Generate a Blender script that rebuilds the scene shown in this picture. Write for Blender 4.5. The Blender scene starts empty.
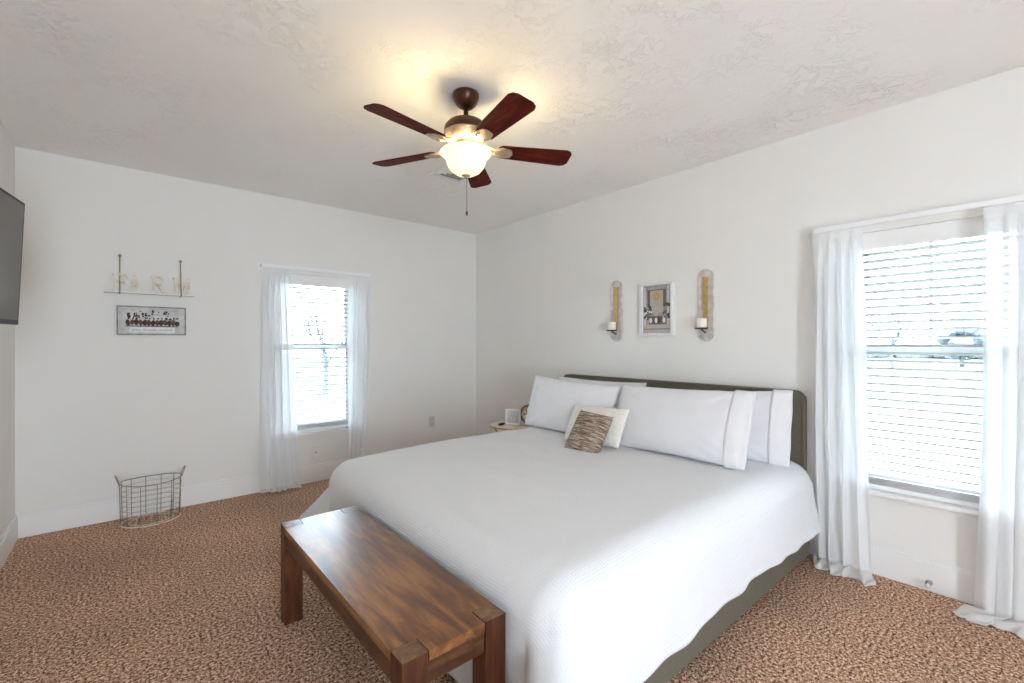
import bpy, bmesh, math, random
from mathutils import Vector, Matrix, noise
random.seed(7)
PI = math.pi
C = bpy.context.scene.collection
SC = bpy.context.scene

# ------------------------------------------------------------ camera, sky, light, exposure
FPX = 453.0
CAMZ = 1.275
cam_d = bpy.data.cameras.new('camera')
cam = bpy.data.objects.new('camera', cam_d); C.objects.link(cam)
cam_d.sensor_width = 36.0
cam_d.lens = 36.0 * FPX / 1024.0
cam_d.shift_y = 1.0 / 1024.0
cam_d.clip_start = 0.02; cam_d.clip_end = 500
yaw = math.atan2(0.649, 0.760)
cam.location = (0, 0, CAMZ)
cam.rotation_euler = (PI / 2, 0, -yaw)
SC.camera = cam

W = bpy.data.worlds.new('sky'); SC.world = W
W.use_nodes = True
bg = W.node_tree.nodes['Background']
bg.inputs[0].default_value = (0.76, 0.88, 1.0, 1)
bg.inputs[1].default_value = 1.0
SC.view_settings.view_transform = 'Standard'
SC.view_settings.look = 'None'
SC.view_settings.gamma = 1.0
SC.view_settings.use_curve_mapping = False
SC.view_settings.exposure = 4.75
SC.cycles.use_denoising = True
SC.cycles.max_bounces = 14
SC.cycles.diffuse_bounces = 10
SC.cycles.transparent_max_bounces = 16
SC.cycles.sample_clamp_indirect = 6.0
SC.cycles.caustics_reflective = False
SC.cycles.caustics_refractive = False

H = 2.55                       # ceiling height
XL, XR, YB, YF = -0.545, 3.15, 4.34, -2.6   # left wall, right wall, back wall, front wall behind the camera
WT = 0.16                      # wall thickness

def portal(name, loc, rot, sx, sy):
    d = bpy.data.lights.new(name, 'AREA'); d.shape = 'RECTANGLE'
    d.size = sx; d.size_y = sy; d.cycles.is_portal = True
    o = bpy.data.objects.new(name, d); C.objects.link(o)
    o.location = loc; o.rotation_euler = rot
    return o
# sky portals in the two windows and in the added fill-light opening behind the camera
portal('sky_portal', (1.35, YB + WT + .03, 1.155), (-PI / 2, 0, 0), .76, 1.40)
portal('sky_portal', (XR + WT + .03, .388, 1.155), (0, PI / 2, 0), 1.40, .76)
portal('sky_portal', (-.04, YF - .14, 1.04), (PI / 2, 0, 0), .76, 2.08)

# ------------------------------------------------------------ materials
def mat(name, color=(.8, .8, .8), rough=.6, metal=0, spec=.5):
    m = bpy.data.materials.new(name); m.use_nodes = True
    b = m.node_tree.nodes['Principled BSDF']
    b.inputs['Base Color'].default_value = (*color, 1)
    b.inputs['Roughness'].default_value = rough
    b.inputs['Metallic'].default_value = metal
    b.inputs['Specular IOR Level'].default_value = spec
    return m
def nd(m, t, **kw):
    n = m.node_tree.nodes.new(t)
    for k, v in kw.items(): setattr(n, k, v)
    return n
def ln(m, a, b): m.node_tree.links.new(a, b)
def bsdf(m): return m.node_tree.nodes['Principled BSDF']
def coord(m, kind='Object', scale=(1, 1, 1), rot=(0, 0, 0)):
    tc = nd(m, 'ShaderNodeTexCoord'); mp = nd(m, 'ShaderNodeMapping')
    mp.inputs['Scale'].default_value = scale; mp.inputs['Rotation'].default_value = rot
    ln(m, tc.outputs[kind], mp.inputs['Vector']); return mp.outputs['Vector']
def noise_tex(m, vec, scale, detail=3, rough=.5, dist=0):
    n = nd(m, 'ShaderNodeTexNoise')
    n.inputs['Scale'].default_value = scale; n.inputs['Detail'].default_value = detail
    n.inputs['Roughness'].default_value = rough; n.inputs['Distortion'].default_value = dist
    ln(m, vec, n.inputs['Vector']); return n
def ramp(m, fac, stops):
    r = nd(m, 'ShaderNodeValToRGB'); e = r.color_ramp.elements
    while len(e) < len(stops): e.new(.5)
    for i, (p, c) in enumerate(stops):
        e[i].position = p; e[i].color = (*c, 1) if len(c) == 3 else c
    ln(m, fac, r.inputs[0]); return r.outputs[0]
def bump(m, h, strength=.3, dist=.01, prev=None):
    b = nd(m, 'ShaderNodeBump'); b.inputs['Strength'].default_value = strength
    b.inputs['Distance'].default_value = dist
    ln(m, h, b.inputs['Height'])
    if prev: ln(m, prev, b.inputs['Normal'])
    ln(m, b.outputs[0], bsdf(m).inputs['Normal']); return b.outputs[0]
def noisy(name, c1, c2, scale, rough=.6, bs=.1, bd=.003, stretch=(1, 1, 1), metal=0, spec=.5, detail=4):
    m = mat(name, c1, rough, metal, spec)
    v = coord(m, 'Object', stretch)
    n = noise_tex(m, v, scale, detail)
    ln(m, ramp(m, n.outputs[0], [(.35, c1), (.65, c2)]), bsdf(m).inputs['Base Color'])
    if bs: bump(m, n.outputs[0], bs, bd)
    return m

M = {}
M['wall'] = noisy('wall_paint', (.81, .80, .775), (.82, .81, .785), 3, .75, .08, .002, spec=.25)
def ceiling_mat():
    m = mat('ceiling_stomp_texture', (.90, .88, .85), .85, spec=.15)
    v = coord(m, 'Object')
    big = noise_tex(m, v, 2.3, 2)
    mask = ramp(m, big.outputs[0], [(.46, (.10, .10, .10)), (.64, (1, 1, 1))])
    n = noise_tex(m, v, 20, 4, .65, .9)
    rid = ramp(m, n.outputs[0], [(.50, (0, 0, 0)), (.58, (1, 1, 1)), (.64, (.1, .1, .1))])
    mul = nd(m, 'ShaderNodeMath', operation='MULTIPLY')
    ln(m, rid, mul.inputs[0]); ln(m, mask, mul.inputs[1])
    bump(m, mul.outputs[0], .6, .008)
    return m
M['ceiling'] = ceiling_mat()
def carpet_mat():
    m = mat('brown_frieze_carpet', (.3, .18, .12), .95, spec=.05)
    v = coord(m, 'Object')
    n = noise_tex(m, v, 190, 3, .9); n2 = noise_tex(m, v, 82, 3, .7); n3 = noise_tex(m, v, 1.6, 2)
    mix = nd(m, 'ShaderNodeMath', operation='ADD')
    ln(m, n.outputs[0], mix.inputs[0]); ln(m, n2.outputs[0], mix.inputs[1])
    hf = nd(m, 'ShaderNodeMath', operation='MULTIPLY'); ln(m, mix.outputs[0], hf.inputs[0]); hf.inputs[1].default_value = .5
    c = ramp(m, hf.outputs[0], [(.425, (.04, .010, .004)), (.472, (.29, .13, .065)), (.52, (.58, .36, .235)), (.57, (.95, .78, .65))])
    mx = nd(m, 'ShaderNodeMixRGB', blend_type='MULTIPLY'); mx.inputs[0].default_value = 1
    ln(m, c, mx.inputs[1]); ln(m, ramp(m, n3.outputs[0], [(.35, (.88, .88, .88)), (.65, (1.08, 1.05, 1.03))]), mx.inputs[2])
    ln(m, mx.outputs[0], bsdf(m).inputs['Base Color'])
    bump(m, hf.outputs[0], .3, .010)
    return m
M['carpet'] = carpet_mat()
M['trim'] = mat('white_trim_paint', (.84, .84, .83), .4)
M['vinyl'] = mat('white_vinyl', (.88, .89, .90), .35)
def slat_mat():
    m = mat('white_faux_wood_slat', (.58, .59, .60), .4)
    b = bsdf(m); out = m.node_tree.nodes['Material Output']
    t = nd(m, 'ShaderNodeBsdfTranslucent'); t.inputs[0].default_value = (.95, .96, .97, 1)
    mx = nd(m, 'ShaderNodeMixShader'); mx.inputs[0].default_value = .04
    ln(m, b.outputs[0], mx.inputs[1]); ln(m, t.outputs[0], mx.inputs[2]); ln(m, mx.outputs[0], out.inputs[0])
    return m
M['slat'] = slat_mat()
def sheer_mat():
    m = mat('white_sheer_fabric', (.96, .965, .97), .8, spec=.1)
    b = bsdf(m); out = m.node_tree.nodes['Material Output']
    t = nd(m, 'ShaderNodeBsdfTranslucent'); t.inputs[0].default_value = (.96, .97, .98, 1)
    tr = nd(m, 'ShaderNodeBsdfTransparent')
    mx = nd(m, 'ShaderNodeMixShader'); mx.inputs[0].default_value = .55
    ln(m, b.outputs[0], mx.inputs[1]); ln(m, t.outputs[0], mx.inputs[2])
    m2 = nd(m, 'ShaderNodeMixShader'); m2.inputs[0].default_value = .17
    ln(m, mx.outputs[0], m2.inputs[1]); ln(m, tr.outputs[0], m2.inputs[2]); ln(m, m2.outputs[0], out.inputs[0])
    v = coord(m, 'UV', (1, 1, 1)); n = noise_tex(m, v, 260, 2); bump(m, n.outputs[0], .06, .002)
    return m
M['sheer'] = sheer_mat()
def glass_mat():
    m = bpy.data.materials.new('window_glass'); m.use_nodes = True
    nt = m.node_tree; nt.nodes.clear()
    out = nt.nodes.new('ShaderNodeOutputMaterial'); t = nt.nodes.new('ShaderNodeBsdfTransparent')
    t.inputs[0].default_value = (.96, .98, .98, 1)
    g = nt.nodes.new('ShaderNodeBsdfGlossy'); g.inputs['Roughness'].default_value = .02
    f = nt.nodes.new('ShaderNodeFresnel'); f.inputs[0].default_value = 1.3
    mx = nt.nodes.new('ShaderNodeMixShader')
    nt.links.new(f.outputs[0], mx.inputs[0]); nt.links.new(t.outputs[0], mx.inputs[1]); nt.links.new(g.outputs[0], mx.inputs[2])
    nt.links.new(mx.outputs[0], out.inputs[0]); return m
M['glass'] = glass_mat()

def waffle_mat():
    m = mat('white_waffle_cotton', (.77, .78, .80), .85, spec=.15)
    v = coord(m, 'UV')
    sep = nd(m, 'ShaderNodeSeparateXYZ'); ln(m, v, sep.inputs[0])
    outs = []
    for k in (0, 1):
        a = nd(m, 'ShaderNodeMath', operation='MULTIPLY'); ln(m, sep.outputs[k], a.inputs[0]); a.inputs[1].default_value = 2 * PI / .0115
        s = nd(m, 'ShaderNodeMath', operation='SINE'); ln(m, a.outputs[0], s.inputs[0]); outs.append(s.outputs[0])
    mx = nd(m, 'ShaderNodeMath', operation='MAXIMUM'); ln(m, outs[0], mx.inputs[0]); ln(m, outs[1], mx.inputs[1])
    b1 = bump(m, mx.outputs[0], .45, .0020)
    n = noise_tex(m, coord(m, 'Object', (1, 1, 1)), 7, 3, .55, .6)
    bump(m, n.outputs[0], .18, .02, b1)
    return m
M['waffle'] = waffle_mat()
M['cotton'] = noisy('white_cotton', (.76, .76, .785), (.78, .78, .805), 9, .8, .25, .012, spec=.15)
M['cream_knit'] = noisy('cream_knit', (.76, .74, .68), (.84, .82, .77), 60, .9, .4, .004, spec=.1)
def chindi_mat():
    m = mat('brown_woven_strips', (.3, .2, .15), .9, spec=.1)
    v = coord(m, 'Generated', (2.2, 34, 1)); n = noise_tex(m, v, 1.6, 4, .7)
    ln(m, ramp(m, n.outputs[0], [(.36, (.10, .06, .042)), (.47, (.24, .165, .12)), (.56, (.42, .34, .27)), (.66, (.72, .66, .58))]), bsdf(m).inputs['Base Color'])
    bump(m, n.outputs[0], .6, .008)
    return m
M['chindi'] = chindi_mat()
M['upholstery'] = noisy('taupe_linen_upholstery', (.13, .115, .088), (.17, .15, .118), 140, .9, .3, .002, spec=.12)
M['mattress'] = mat('mattress_ticking', (.75, .74, .72), .9)
def wood_mat(name, c0, c1, c2, stretch, rough=.32, scale=3.0, planks=None, coat=.3):
    m = mat(name, c1, rough)
    v = coord(m, 'Object', stretch)
    n = noise_tex(m, v, scale, 6, .6, .6)
    c = ramp(m, n.outputs[0], [(.30, c0), (.5, c1), (.70, c2)])
    if planks:
        tc = nd(m, 'ShaderNodeTexCoord'); sep = nd(m, 'ShaderNodeSeparateXYZ'); ln(m, tc.outputs['Object'], sep.inputs[0])
        d = nd(m, 'ShaderNodeMath', operation='DIVIDE'); ln(m, sep.outputs[0], d.inputs[0]); d.inputs[1].default_value = planks
        fl = nd(m, 'ShaderNodeMath', operation='FLOOR'); ln(m, d.outputs[0], fl.inputs[0])
        wn = nd(m, 'ShaderNodeTexWhiteNoise', noise_dimensions='1D'); ln(m, fl.outputs[0], wn.inputs['W'])
        mx = nd(m, 'ShaderNodeMixRGB', blend_type='MULTIPLY'); mx.inputs[0].default_value = 1
        ln(m, c, mx.inputs[1]); ln(m, ramp(m, wn.outputs[0], [(0, (.58, .55, .52)), (1, (1.25, 1.2, 1.1))]), mx.inputs[2])
        c = mx.outputs[0]
    n2 = noise_tex(m, coord(m, 'Object', (1.6, .35, 1)), 11, 3, .6); bsdf(m).inputs['Specular IOR Level'].default_value = .18
    mx = nd(m, 'ShaderNodeMixRGB', blend_type='MULTIPLY'); mx.inputs[0].default_value = 1
    ln(m, c, mx.inputs[1]); ln(m, ramp(m, n2.outputs[0], [(.35, (.78, .76, .74)), (.6, (1.1, 1.08, 1.01))]), mx.inputs[2])
    ln(m, mx.outputs[0], bsdf(m).inputs['Base Color'])
    bsdf(m).inputs['Coat Weight'].default_value = min(1, coat * 2.5)
    bsdf(m).inputs['Coat Roughness'].default_value = .2
    bump(m, n.outputs[0], .12, .002)
    return m
M['bench_top'] = wood_mat('bench_top_wood', (.080, .027, .006), (.20, .076, .019), (.42, .19, .055), (9, 1.1, 9), .42, 2.2, .070, .36)
M['bench_leg'] = wood_mat('bench_leg_wood', (.028, .007, .003), (.066, .019, .007), (.13, .044, .016), (9, 9, 1.1), .5, 2.2, None, .1)
M['bench_rail'] = wood_mat('bench_rail_wood', (.038, .014, .006), (.085, .034, .014), (.15, .066, .029), (2, 2, 14), .5, 2.2, None, .1)
M['endgrain'] = wood_mat('bench_end_grain', (.085, .038, .014), (.16, .078, .030), (.25, .135, .055), (14, 14, 3), .4, 3)
M['gap'] = mat('joint_gap', (.012, .006, .004), .8)
M['blade'] = wood_mat('cherry_fan_blade', (.035, .003, .001), (.085, .006, .002), (.16, .020, .006), (2, 16, 6), .6, 2.0, coat=0)
bsdf(M['blade']).inputs['Specular IOR Level'].default_value = .12
M['bronze'] = noisy('oil_rubbed_bronze', (.050, .018, .010), (.11, .042, .022), 14, .32, .03, .001, metal=.55)
M['lit_bronze'] = noisy('lamplit_bronze', (.36, .28, .20), (.48, .39, .29), 30, .35, .03, .001, metal=.6)  # fan bronze in a lighter colour, standing in for the lamp's light on it
def bowl_mat():
    m = mat('frosted_lit_glass', (.55, .49, .38), .4)
    b = bsdf(m); b.inputs['Emission Color'].default_value = (1, .84, .56, 1)
    b.inputs['Emission Strength'].default_value = .04
    out = m.node_tree.nodes['Material Output']
    t = nd(m, 'ShaderNodeBsdfTranslucent'); t.inputs[0].default_value = (.8, .72, .56, 1)
    mx = nd(m, 'ShaderNodeMixShader'); mx.inputs[0].default_value = .2
    ln(m, b.outputs[0], mx.inputs[1]); ln(m, t.outputs[0], mx.inputs[2]); ln(m, mx.outputs[0], out.inputs[0])
    return m
M['bowl'] = bowl_mat()
M['bulb'] = mat('lit_bulb', (1, .9, .7)); bsdf(M['bulb']).inputs['Emission Color'].default_value = (1, .8, .5, 1); bsdf(M['bulb']).inputs['Emission Strength'].default_value = 1
M['wire'] = noisy('aged_wire', (.30, .26, .21), (.42, .37, .30), 40, .4, .05, .001, metal=.6)
M['twine'] = noisy('gold_brown_strap', (.26, .18, .075), (.40, .30, .15), 60, .6, .3, .001)
M['letter'] = noisy('whitewashed_wood', (.66, .56, .45), (.86, .80, .71), 25, .75, .3, .002)
M['shelf'] = noisy('white_shelf_board', (.74, .75, .74), (.84, .85, .85), 12, .6, .1, .001, stretch=(1, 8, 8))
M['greywood'] = noisy('weathered_grey_frame', (.16, .16, .145), (.34, .34, .31), 30, .7, .2, .001)
def print_mat():
    m = mat('pale_print_paper', (.62, .62, .62), .7)
    n = noise_tex(m, coord(m, 'Object'), 18, 5, .7)
    ln(m, ramp(m, n.outputs[0], [(.35, (.50, .50, .50)), (.65, (.70, .70, .70))]), bsdf(m).inputs['Base Color']); return m
M['print'] = print_mat()
M['ink'] = noisy('sepia_ink', (.030, .016, .012), (.10, .06, .045), 90, .8, 0)
M['ink_brown'] = noisy('brown_ink', (.075, .035, .025), (.20, .11, .08), 70, .8, 0)
M['ink_pale'] = noisy('pale_ink', (.74, .74, .74), (.84, .84, .84), 50, .8, 0)
M['ink_grey'] = mat('grey_ink', (.45, .45, .45), .8)
M['screen'] = mat('tv_screen', (.115, .098, .088), .35, spec=.5)
M['black_plastic'] = noisy('black_plastic', (.008, .008, .008), (.013, .014, .014), 50, .4, .02, .001, spec=.2)
M['outlet'] = noisy('ivory_plastic', (.62, .60, .55), (.66, .64, .58), 20, .4, 0)
M['slot'] = mat('dark_slot', (.02, .02, .02), .6)
M['chrome'] = noisy('dull_nickel', (.45, .45, .44), (.55, .55, .54), 40, .3, .02, .001, metal=.9)
M['rubber'] = mat('white_rubber', (.7, .7, .68), .7)
M['gold'] = noisy('brushed_gold', (.52, .34, .12), (.66, .47, .20), 40, .38, .05, .001, metal=.5)
M['washed'] = noisy('whitewashed_plate', (.55, .50, .47), (.72, .69, .65), 22, .75, .3, .002)
M['candle'] = mat('ivory_wax', (.86, .85, .78), .45); bsdf(M['candle']).inputs['Subsurface Weight'].default_value = .2
M['table_top'] = noisy('cream_tabletop', (.56, .51, .42), (.70, .66, .57), 6, .35, .02, .001)
M['carved'] = noisy('carved_brown_gold', (.07, .035, .016), (.34, .24, .12), 45, .5, .5, .003)
M['dark_item'] = mat('dark_trinket', (.03, .012, .014), .35)
M['lawn'] = noisy('winter_lawn', (.045, .055, .030), (.065, .075, .045), .4, .95, 0)
M['bark'] = noisy('pale_bark', (.05, .06, .07), (.07, .08, .09), 3, .9, .1, .01)
M['needles'] = noisy('blue_grey_foliage', (.075, .095, .11), (.11, .13, .15), 2, .95, .3, .05)
M['siding'] = noisy('pale_house_siding', (.66, .68, .72), (.72, .74, .77), 3, .8, .1, .01, stretch=(1, 1, 12))

# ------------------------------------------------------------ mesh helpers
def new(): return bmesh.new()
def box(bm, x0, x1, y0, y1, z0, z1, mi=0, bev=0, seg=2):
    v = [bm.verts.new((x, y, z)) for x in (x0, x1) for y in (y0, y1) for z in (z0, z1)]
    fs = [bm.faces.new([v[i] for i in q]) for q in ((0, 1, 3, 2), (4, 6, 7, 5), (0, 4, 5, 1), (2, 3, 7, 6), (0, 2, 6, 4), (1, 5, 7, 3))]
    for f in fs: f.material_index = mi
    if bev:
        es = list({e for f in fs for e in f.edges})
        bmesh.ops.bevel(bm, geom=es, offset=bev, segments=seg, affect='EDGES', profile=.5)
    return fs
def tube(bm, pts, r, n=8, closed=False, mi=0, caps=True):
    pts = [Vector(p) for p in pts]; k = len(pts); rings = []
    rr = r if isinstance(r, (list, tuple)) else [r] * k
    prev = None
    for i, p in enumerate(pts):
        if closed: t = pts[(i + 1) % k] - pts[(i - 1) % k]
        else: t = pts[min(i + 1, k - 1)] - pts[max(i - 1, 0)]
        t.normalize()
        if prev is None:
            a = Vector((0, 0, 1)) if abs(t.z) < .9 else Vector((1, 0, 0))
            u = t.cross(a).normalized()
        else:
            u = (prev - t * prev.dot(t)).normalized()
        w = t.cross(u); prev = u
        rings.append([bm.verts.new(p + (u * math.cos(2 * PI * j / n) + w * math.sin(2 * PI * j / n)) * rr[i]) for j in range(n)])
    for i in range(k if closed else k - 1):
        a, b = rings[i], rings[(i + 1) % k]
        for j in range(n):
            f = bm.faces.new((a[j], a[(j + 1) % n], b[(j + 1) % n], b[j])); f.smooth = True; f.material_index = mi
    if not closed and caps:
        bm.faces.new(rings[0][::-1]).material_index = mi; bm.faces.new(rings[-1]).material_index = mi
def lathe(bm, prof, c=(0, 0, 0), n=32, mi=0, cap=True):
    cx, cy, cz = c; rings = []
    for r, z in prof:
        rings.append([bm.verts.new((cx + r * math.cos(2 * PI * j / n), cy + r * math.sin(2 * PI * j / n), cz + z)) for j in range(n)])
    for i in range(len(rings) - 1):
        for j in range(n):
            f = bm.faces.new((rings[i][j], rings[i][(j + 1) % n], rings[i + 1][(j + 1) % n], rings[i + 1][j])); f.smooth = True; f.material_index = mi
    if cap:
        if prof[0][0] > 1e-4: bm.faces.new(rings[0][::-1]).material_index = mi
        if prof[-1][0] > 1e-4: bm.faces.new(rings[-1]).material_index = mi
def prism(bm, poly, fn, d0, d1, mi=0):
    """extrude a 2D polygon; fn(a, b, d) -> xyz"""
    lo = [bm.verts.new(fn(a, b, d0)) for a, b in poly]; hi = [bm.verts.new(fn(a, b, d1)) for a, b in poly]
    bm.faces.new(lo[::-1]).material_index = mi; bm.faces.new(hi).material_index = mi
    k = len(poly)
    for i in range(k): bm.faces.new((lo[i], lo[(i + 1) % k], hi[(i + 1) % k], hi[i])).material_index = mi
def grid(bm, fn, nu, nv, uvf=None, mi=0, smooth=True):
    vs = [[bm.verts.new(fn(i / nu, j / nv)) for j in range(nv + 1)] for i in range(nu + 1)]
    uvl = bm.loops.layers.uv.verify() if uvf else None
    for i in range(nu):
        for j in range(nv):
            q = ((i, j), (i + 1, j), (i + 1, j + 1), (i, j + 1))
            f = bm.faces.new([vs[a][b] for a, b in q]); f.smooth = smooth; f.material_index = mi
            if uvl:
                for l, (a, b) in zip(f.loops, q): l[uvl].uv = uvf(a / nu, b / nv)
    return vs
def obj(name, bm, m, parent=None, label=None):
    me = bpy.data.meshes.new(name)
    bmesh.ops.recalc_face_normals(bm, faces=bm.faces[:])
    bm.to_mesh(me); bm.free()
    for k in (m if isinstance(m, (list, tuple)) else [m]): me.materials.append(k)
    o = bpy.data.objects.new(name, me); C.objects.link(o)
    if parent: o.parent = parent
    if label: o['label'] = label
    return o
def thing(name, label, cat, loc=(0, 0, 0), rot=(0, 0, 0), group=None):
    o = bpy.data.objects.new(name, None); C.objects.link(o)
    o.location = loc; o.rotation_euler = rot; o['label'] = label; o['category'] = cat
    o.empty_display_size = .05
    if group: o['group'] = group
    return o
def tag(o, label, cat, group=None):
    o['label'] = label; o['category'] = cat
    if group: o['group'] = group
    return o
def struct(name, bm, m, parent=None):
    o = obj(name, bm, m, parent)
    if parent is None: o['kind'] = 'structure'
    return o
def bevel_mod(o, w, seg=2):
    b = o.modifiers.new('bevel', 'BEVEL'); b.width = w; b.segments = seg; b.limit_method = 'ANGLE'
def rbox(x0, x1, y0, y1, z0, z1, r=.004, seg=2):
    bm = new(); box(bm, x0, x1, y0, y1, z0, z1, bev=r, seg=seg); return bm

# ------------------------------------------------------------ room shell
bm = new(); box(bm, XL - WT, XR + WT, YF, YB + WT, -.12, 0); struct('floor', bm, M['carpet'])
bm = new(); box(bm, XL - WT, XR + WT, YF, YB + WT, H, H + .12); struct('ceiling', bm, M['ceiling'])
bm = new(); box(bm, XL - WT, XL, YF, YB + WT, 0, H); struct('wall_left', bm, M['wall'])
# opening added in the unseen front wall to let sky fill light in
OX0, OX1, OZ1 = -.42, .34, 2.08
bm = new(); box(bm, XL, OX0, YF - .12, YF, 0, H); box(bm, OX1, XR, YF - .12, YF, 0, H); box(bm, OX0, OX1, YF - .12, YF, OZ1, H)
struct('wall_front', bm, M['wall'])
WZ0, WZ1 = .46, 1.89
BX0, BX1 = .985, 1.715      # back window opening
RY0, RY1 = .02, .756        # right window opening
bm = new()
box(bm, XL, BX0, YB, YB + WT, 0, H); box(bm, BX1, XR + WT, YB, YB + WT, 0, H)
box(bm, BX0, BX1, YB, YB + WT, 0, WZ0); box(bm, BX0, BX1, YB, YB + WT, WZ1, H)
struct('wall_back', bm, M['wall'])
bm = new()
box(bm, XR, XR + WT, RY1, YB, 0, H); box(bm, XR, XR + WT, YF, RY0, 0, H)
box(bm, XR, XR + WT, RY0, RY1, 0, WZ0); box(bm, XR, XR + WT, RY0, RY1, WZ1, H)
struct('wall_right', bm, M['wall'])
BBH, BBT = .158, .016
def bb(name, x0, x1, y0, y1, axis):
    b = new(); box(b, x0, x1, y0, y1, 0, BBH - .02)
    if axis == 'back': box(b, x0, x1, y0 + .005, y1, BBH - .02, BBH)
    elif axis == 'right': box(b, x0 + .005, x1, y0, y1, BBH - .02, BBH)
    else: box(b, x0, x1 - .005, y0, y1, BBH - .02, BBH)
    o = struct(name, b, M['trim']); bevel_mod(o, .003)
bb('baseboard_back', XL, XR, YB - BBT, YB, 'back')
bb('baseboard_right', XR - BBT, XR, YF, YB - BBT, 'right')
bb('baseboard_left', XL, XL + BBT, YF, YB - BBT, 'left')

# windows: local frame: x along the wall (width w), y outward, z up ------------------
def window(name, w, M4, muntin=True):
    root = thing(name, '', ''); del root['label']; del root['category']; root['kind'] = 'structure'
    h = w / 2
    b = new(); t = .035
    for s in (-1, 1): box(b, s * h - (t if s > 0 else 0), s * h + (t if s < 0 else 0), .06, WT, WZ0, WZ1)
    box(b, -h, h, .06, WT, WZ1 - t, WZ1); box(b, -h, h, .06, WT, WZ0, WZ0 + t)
    obj('window_frame', b, M['vinyl'], root)
    zm = (WZ0 + WZ1) / 2 + .06
    for k, (z0, z1, y0, y1) in enumerate(((zm - .02, WZ1 - t, .115, .145), (WZ0 + t, zm + .02, .08, .11))):
        b = new(); s = .04
        box(b, -h + t, -h + t + s, y0, y1, z0, z1); box(b, h - t - s, h - t, y0, y1, z0, z1)
        box(b, -h + t + s, h - t - s, y0, y1, z0, z0 + s); box(b, -h + t + s, h - t - s, y0, y1, z1 - s, z1)
        if muntin and k == 0:
            box(b, -.008, .008, y0 + .012, y0 + .022, z0 + s, z1 - s)
        so = obj('sash', b, M['vinyl'], root)
        b = new(); box(b, -h + t + s, h - t - s, (y0 + y1) / 2 + .004, (y0 + y1) / 2 + .007, z0 + s, z1 - s)
        obj('pane', b, M['glass'], so)
    b = rbox(-h - .03, h + .03, -.035, .062, WZ0 - .022, WZ0 + .003, .004)
    obj('window_sill', b, M['trim'], root)
    root.matrix_world = M4
    return root
MB4 = Matrix.Translation(((BX0 + BX1) / 2, YB, 0))
MR4 = Matrix.Translation((XR, (RY0 + RY1) / 2, 0)) @ Matrix.Rotation(-PI / 2, 4, 'Z')   # local x -> -Y, local y -> +X
window('window_1', BX1 - BX0, MB4, False)
window('window_2', RY1 - RY0, MR4, True)

def blind(M4, w, label):
    root = thing('window_blind', label, 'window blind', group='white slatted blinds')
    h = w / 2 - .006
    obj('headrail', rbox(-h, h, .025, .06, WZ1 - .06, WZ1 - .004, .002), M['vinyl'], root)
    obj('valance', rbox(-h, h, .014, .024, WZ1 - .098, WZ1 - .0004, .003), M['trim'], root)
    n = 35; z1 = WZ1 - .118; z0 = WZ0 + .034; b = new()
    tilt = math.radians(-11)
    for k in range(n):
        z = z0 + .0062 * (n - 1 - k) if k > 28 else z1 - (z1 - z0 - .044) * k / 29
        def fn(u, v):
            a = (v - .5) * .048; cz = .0018 * (1 - (2 * v - 1) ** 2)
            return (-h + .004 + u * (2 * h - .008), .030 + a * math.cos(tilt), z + a * math.sin(tilt) + cz)
        grid(b, fn, 1, 4)
    so = obj('slats', b, M['slat'], root)
    sm = so.modifiers.new('s', 'SOLIDIFY'); sm.thickness = .006
    obj('bottom_rail', rbox(-h + .002, h - .002, .008, .052, WZ0 + .005, WZ0 + .030, .004), M['vinyl'], root)
    for x in (-h + .10, h - .10):
        b = new()
        for y in (.005, .055): tube(b, [(x, y, z1 + .03), (x, y, WZ0 + .02)], .0009, 5)
        obj('ladder_cord', b, M['vinyl'], root)
    b = new(); tube(b, [(-h + .055, -.014, WZ1 - .07), (-h + .055, -.016, 1.05)], .0035, 6)
    obj('tilt_wand', b, M['vinyl'], root)
    root.matrix_world = M4
blind(MB4, BX1 - BX0, 'white slatted blind in the back wall window, on the wall with the hanging letter shelf')
blind(MR4, RY1 - RY0, 'white slatted blind in the large bright window right of the bed')

def rod(M4, c, half, label):
    root = thing('curtain_rod', label, 'curtain rod', group='white wrap-around curtain rods')
    b = new(); y = -.075; r = .02
    path = [(-half, -.002)] + [(-half, y + r)]
    for k in range(1, 5): a = PI / 2 * k / 4; path.append((-half + r - r * math.cos(a), y + r - r * math.sin(a)))
    for k in range(0, 5): a = PI / 2 * k / 4; path.append((half - r + r * math.sin(a), y + r - r * math.cos(a)))
    path.append((half, -.002))
    z0, z1 = 1.915, 1.942
    vs = []
    for i, (x, yy) in enumerate(path):
        p0 = Vector(path[max(i - 1, 0)]); p1 = Vector(path[min(i + 1, len(path) - 1)]); t = (p1 - p0).normalized(); nn = Vector((-t.y, t.x)) * .005
        vs.append([b.verts.new((c + x + s * nn.x, yy + s * nn.y, z)) for s, z in ((-1, z0), (1, z0), (1, z1), (-1, z1))])
    for i in range(len(vs) - 1):
        for j in range(4): b.faces.new((vs[i][j], vs[i][(j + 1) % 4], vs[i + 1][(j + 1) % 4], vs[i + 1][j]))
    b.faces.new(vs[0]); b.faces.new(vs[-1][::-1])
    o = obj('rod', b, M['vinyl'], root); bevel_mod(o, .002)
    for s in (-1, 1):
        obj('bracket', rbox(c + s * half - .004 - .012, c + s * half + .012 + .004, -.006, 0, 1.900, 1.955, .002), M['vinyl'], root)
    root.matrix_world = M4

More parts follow.
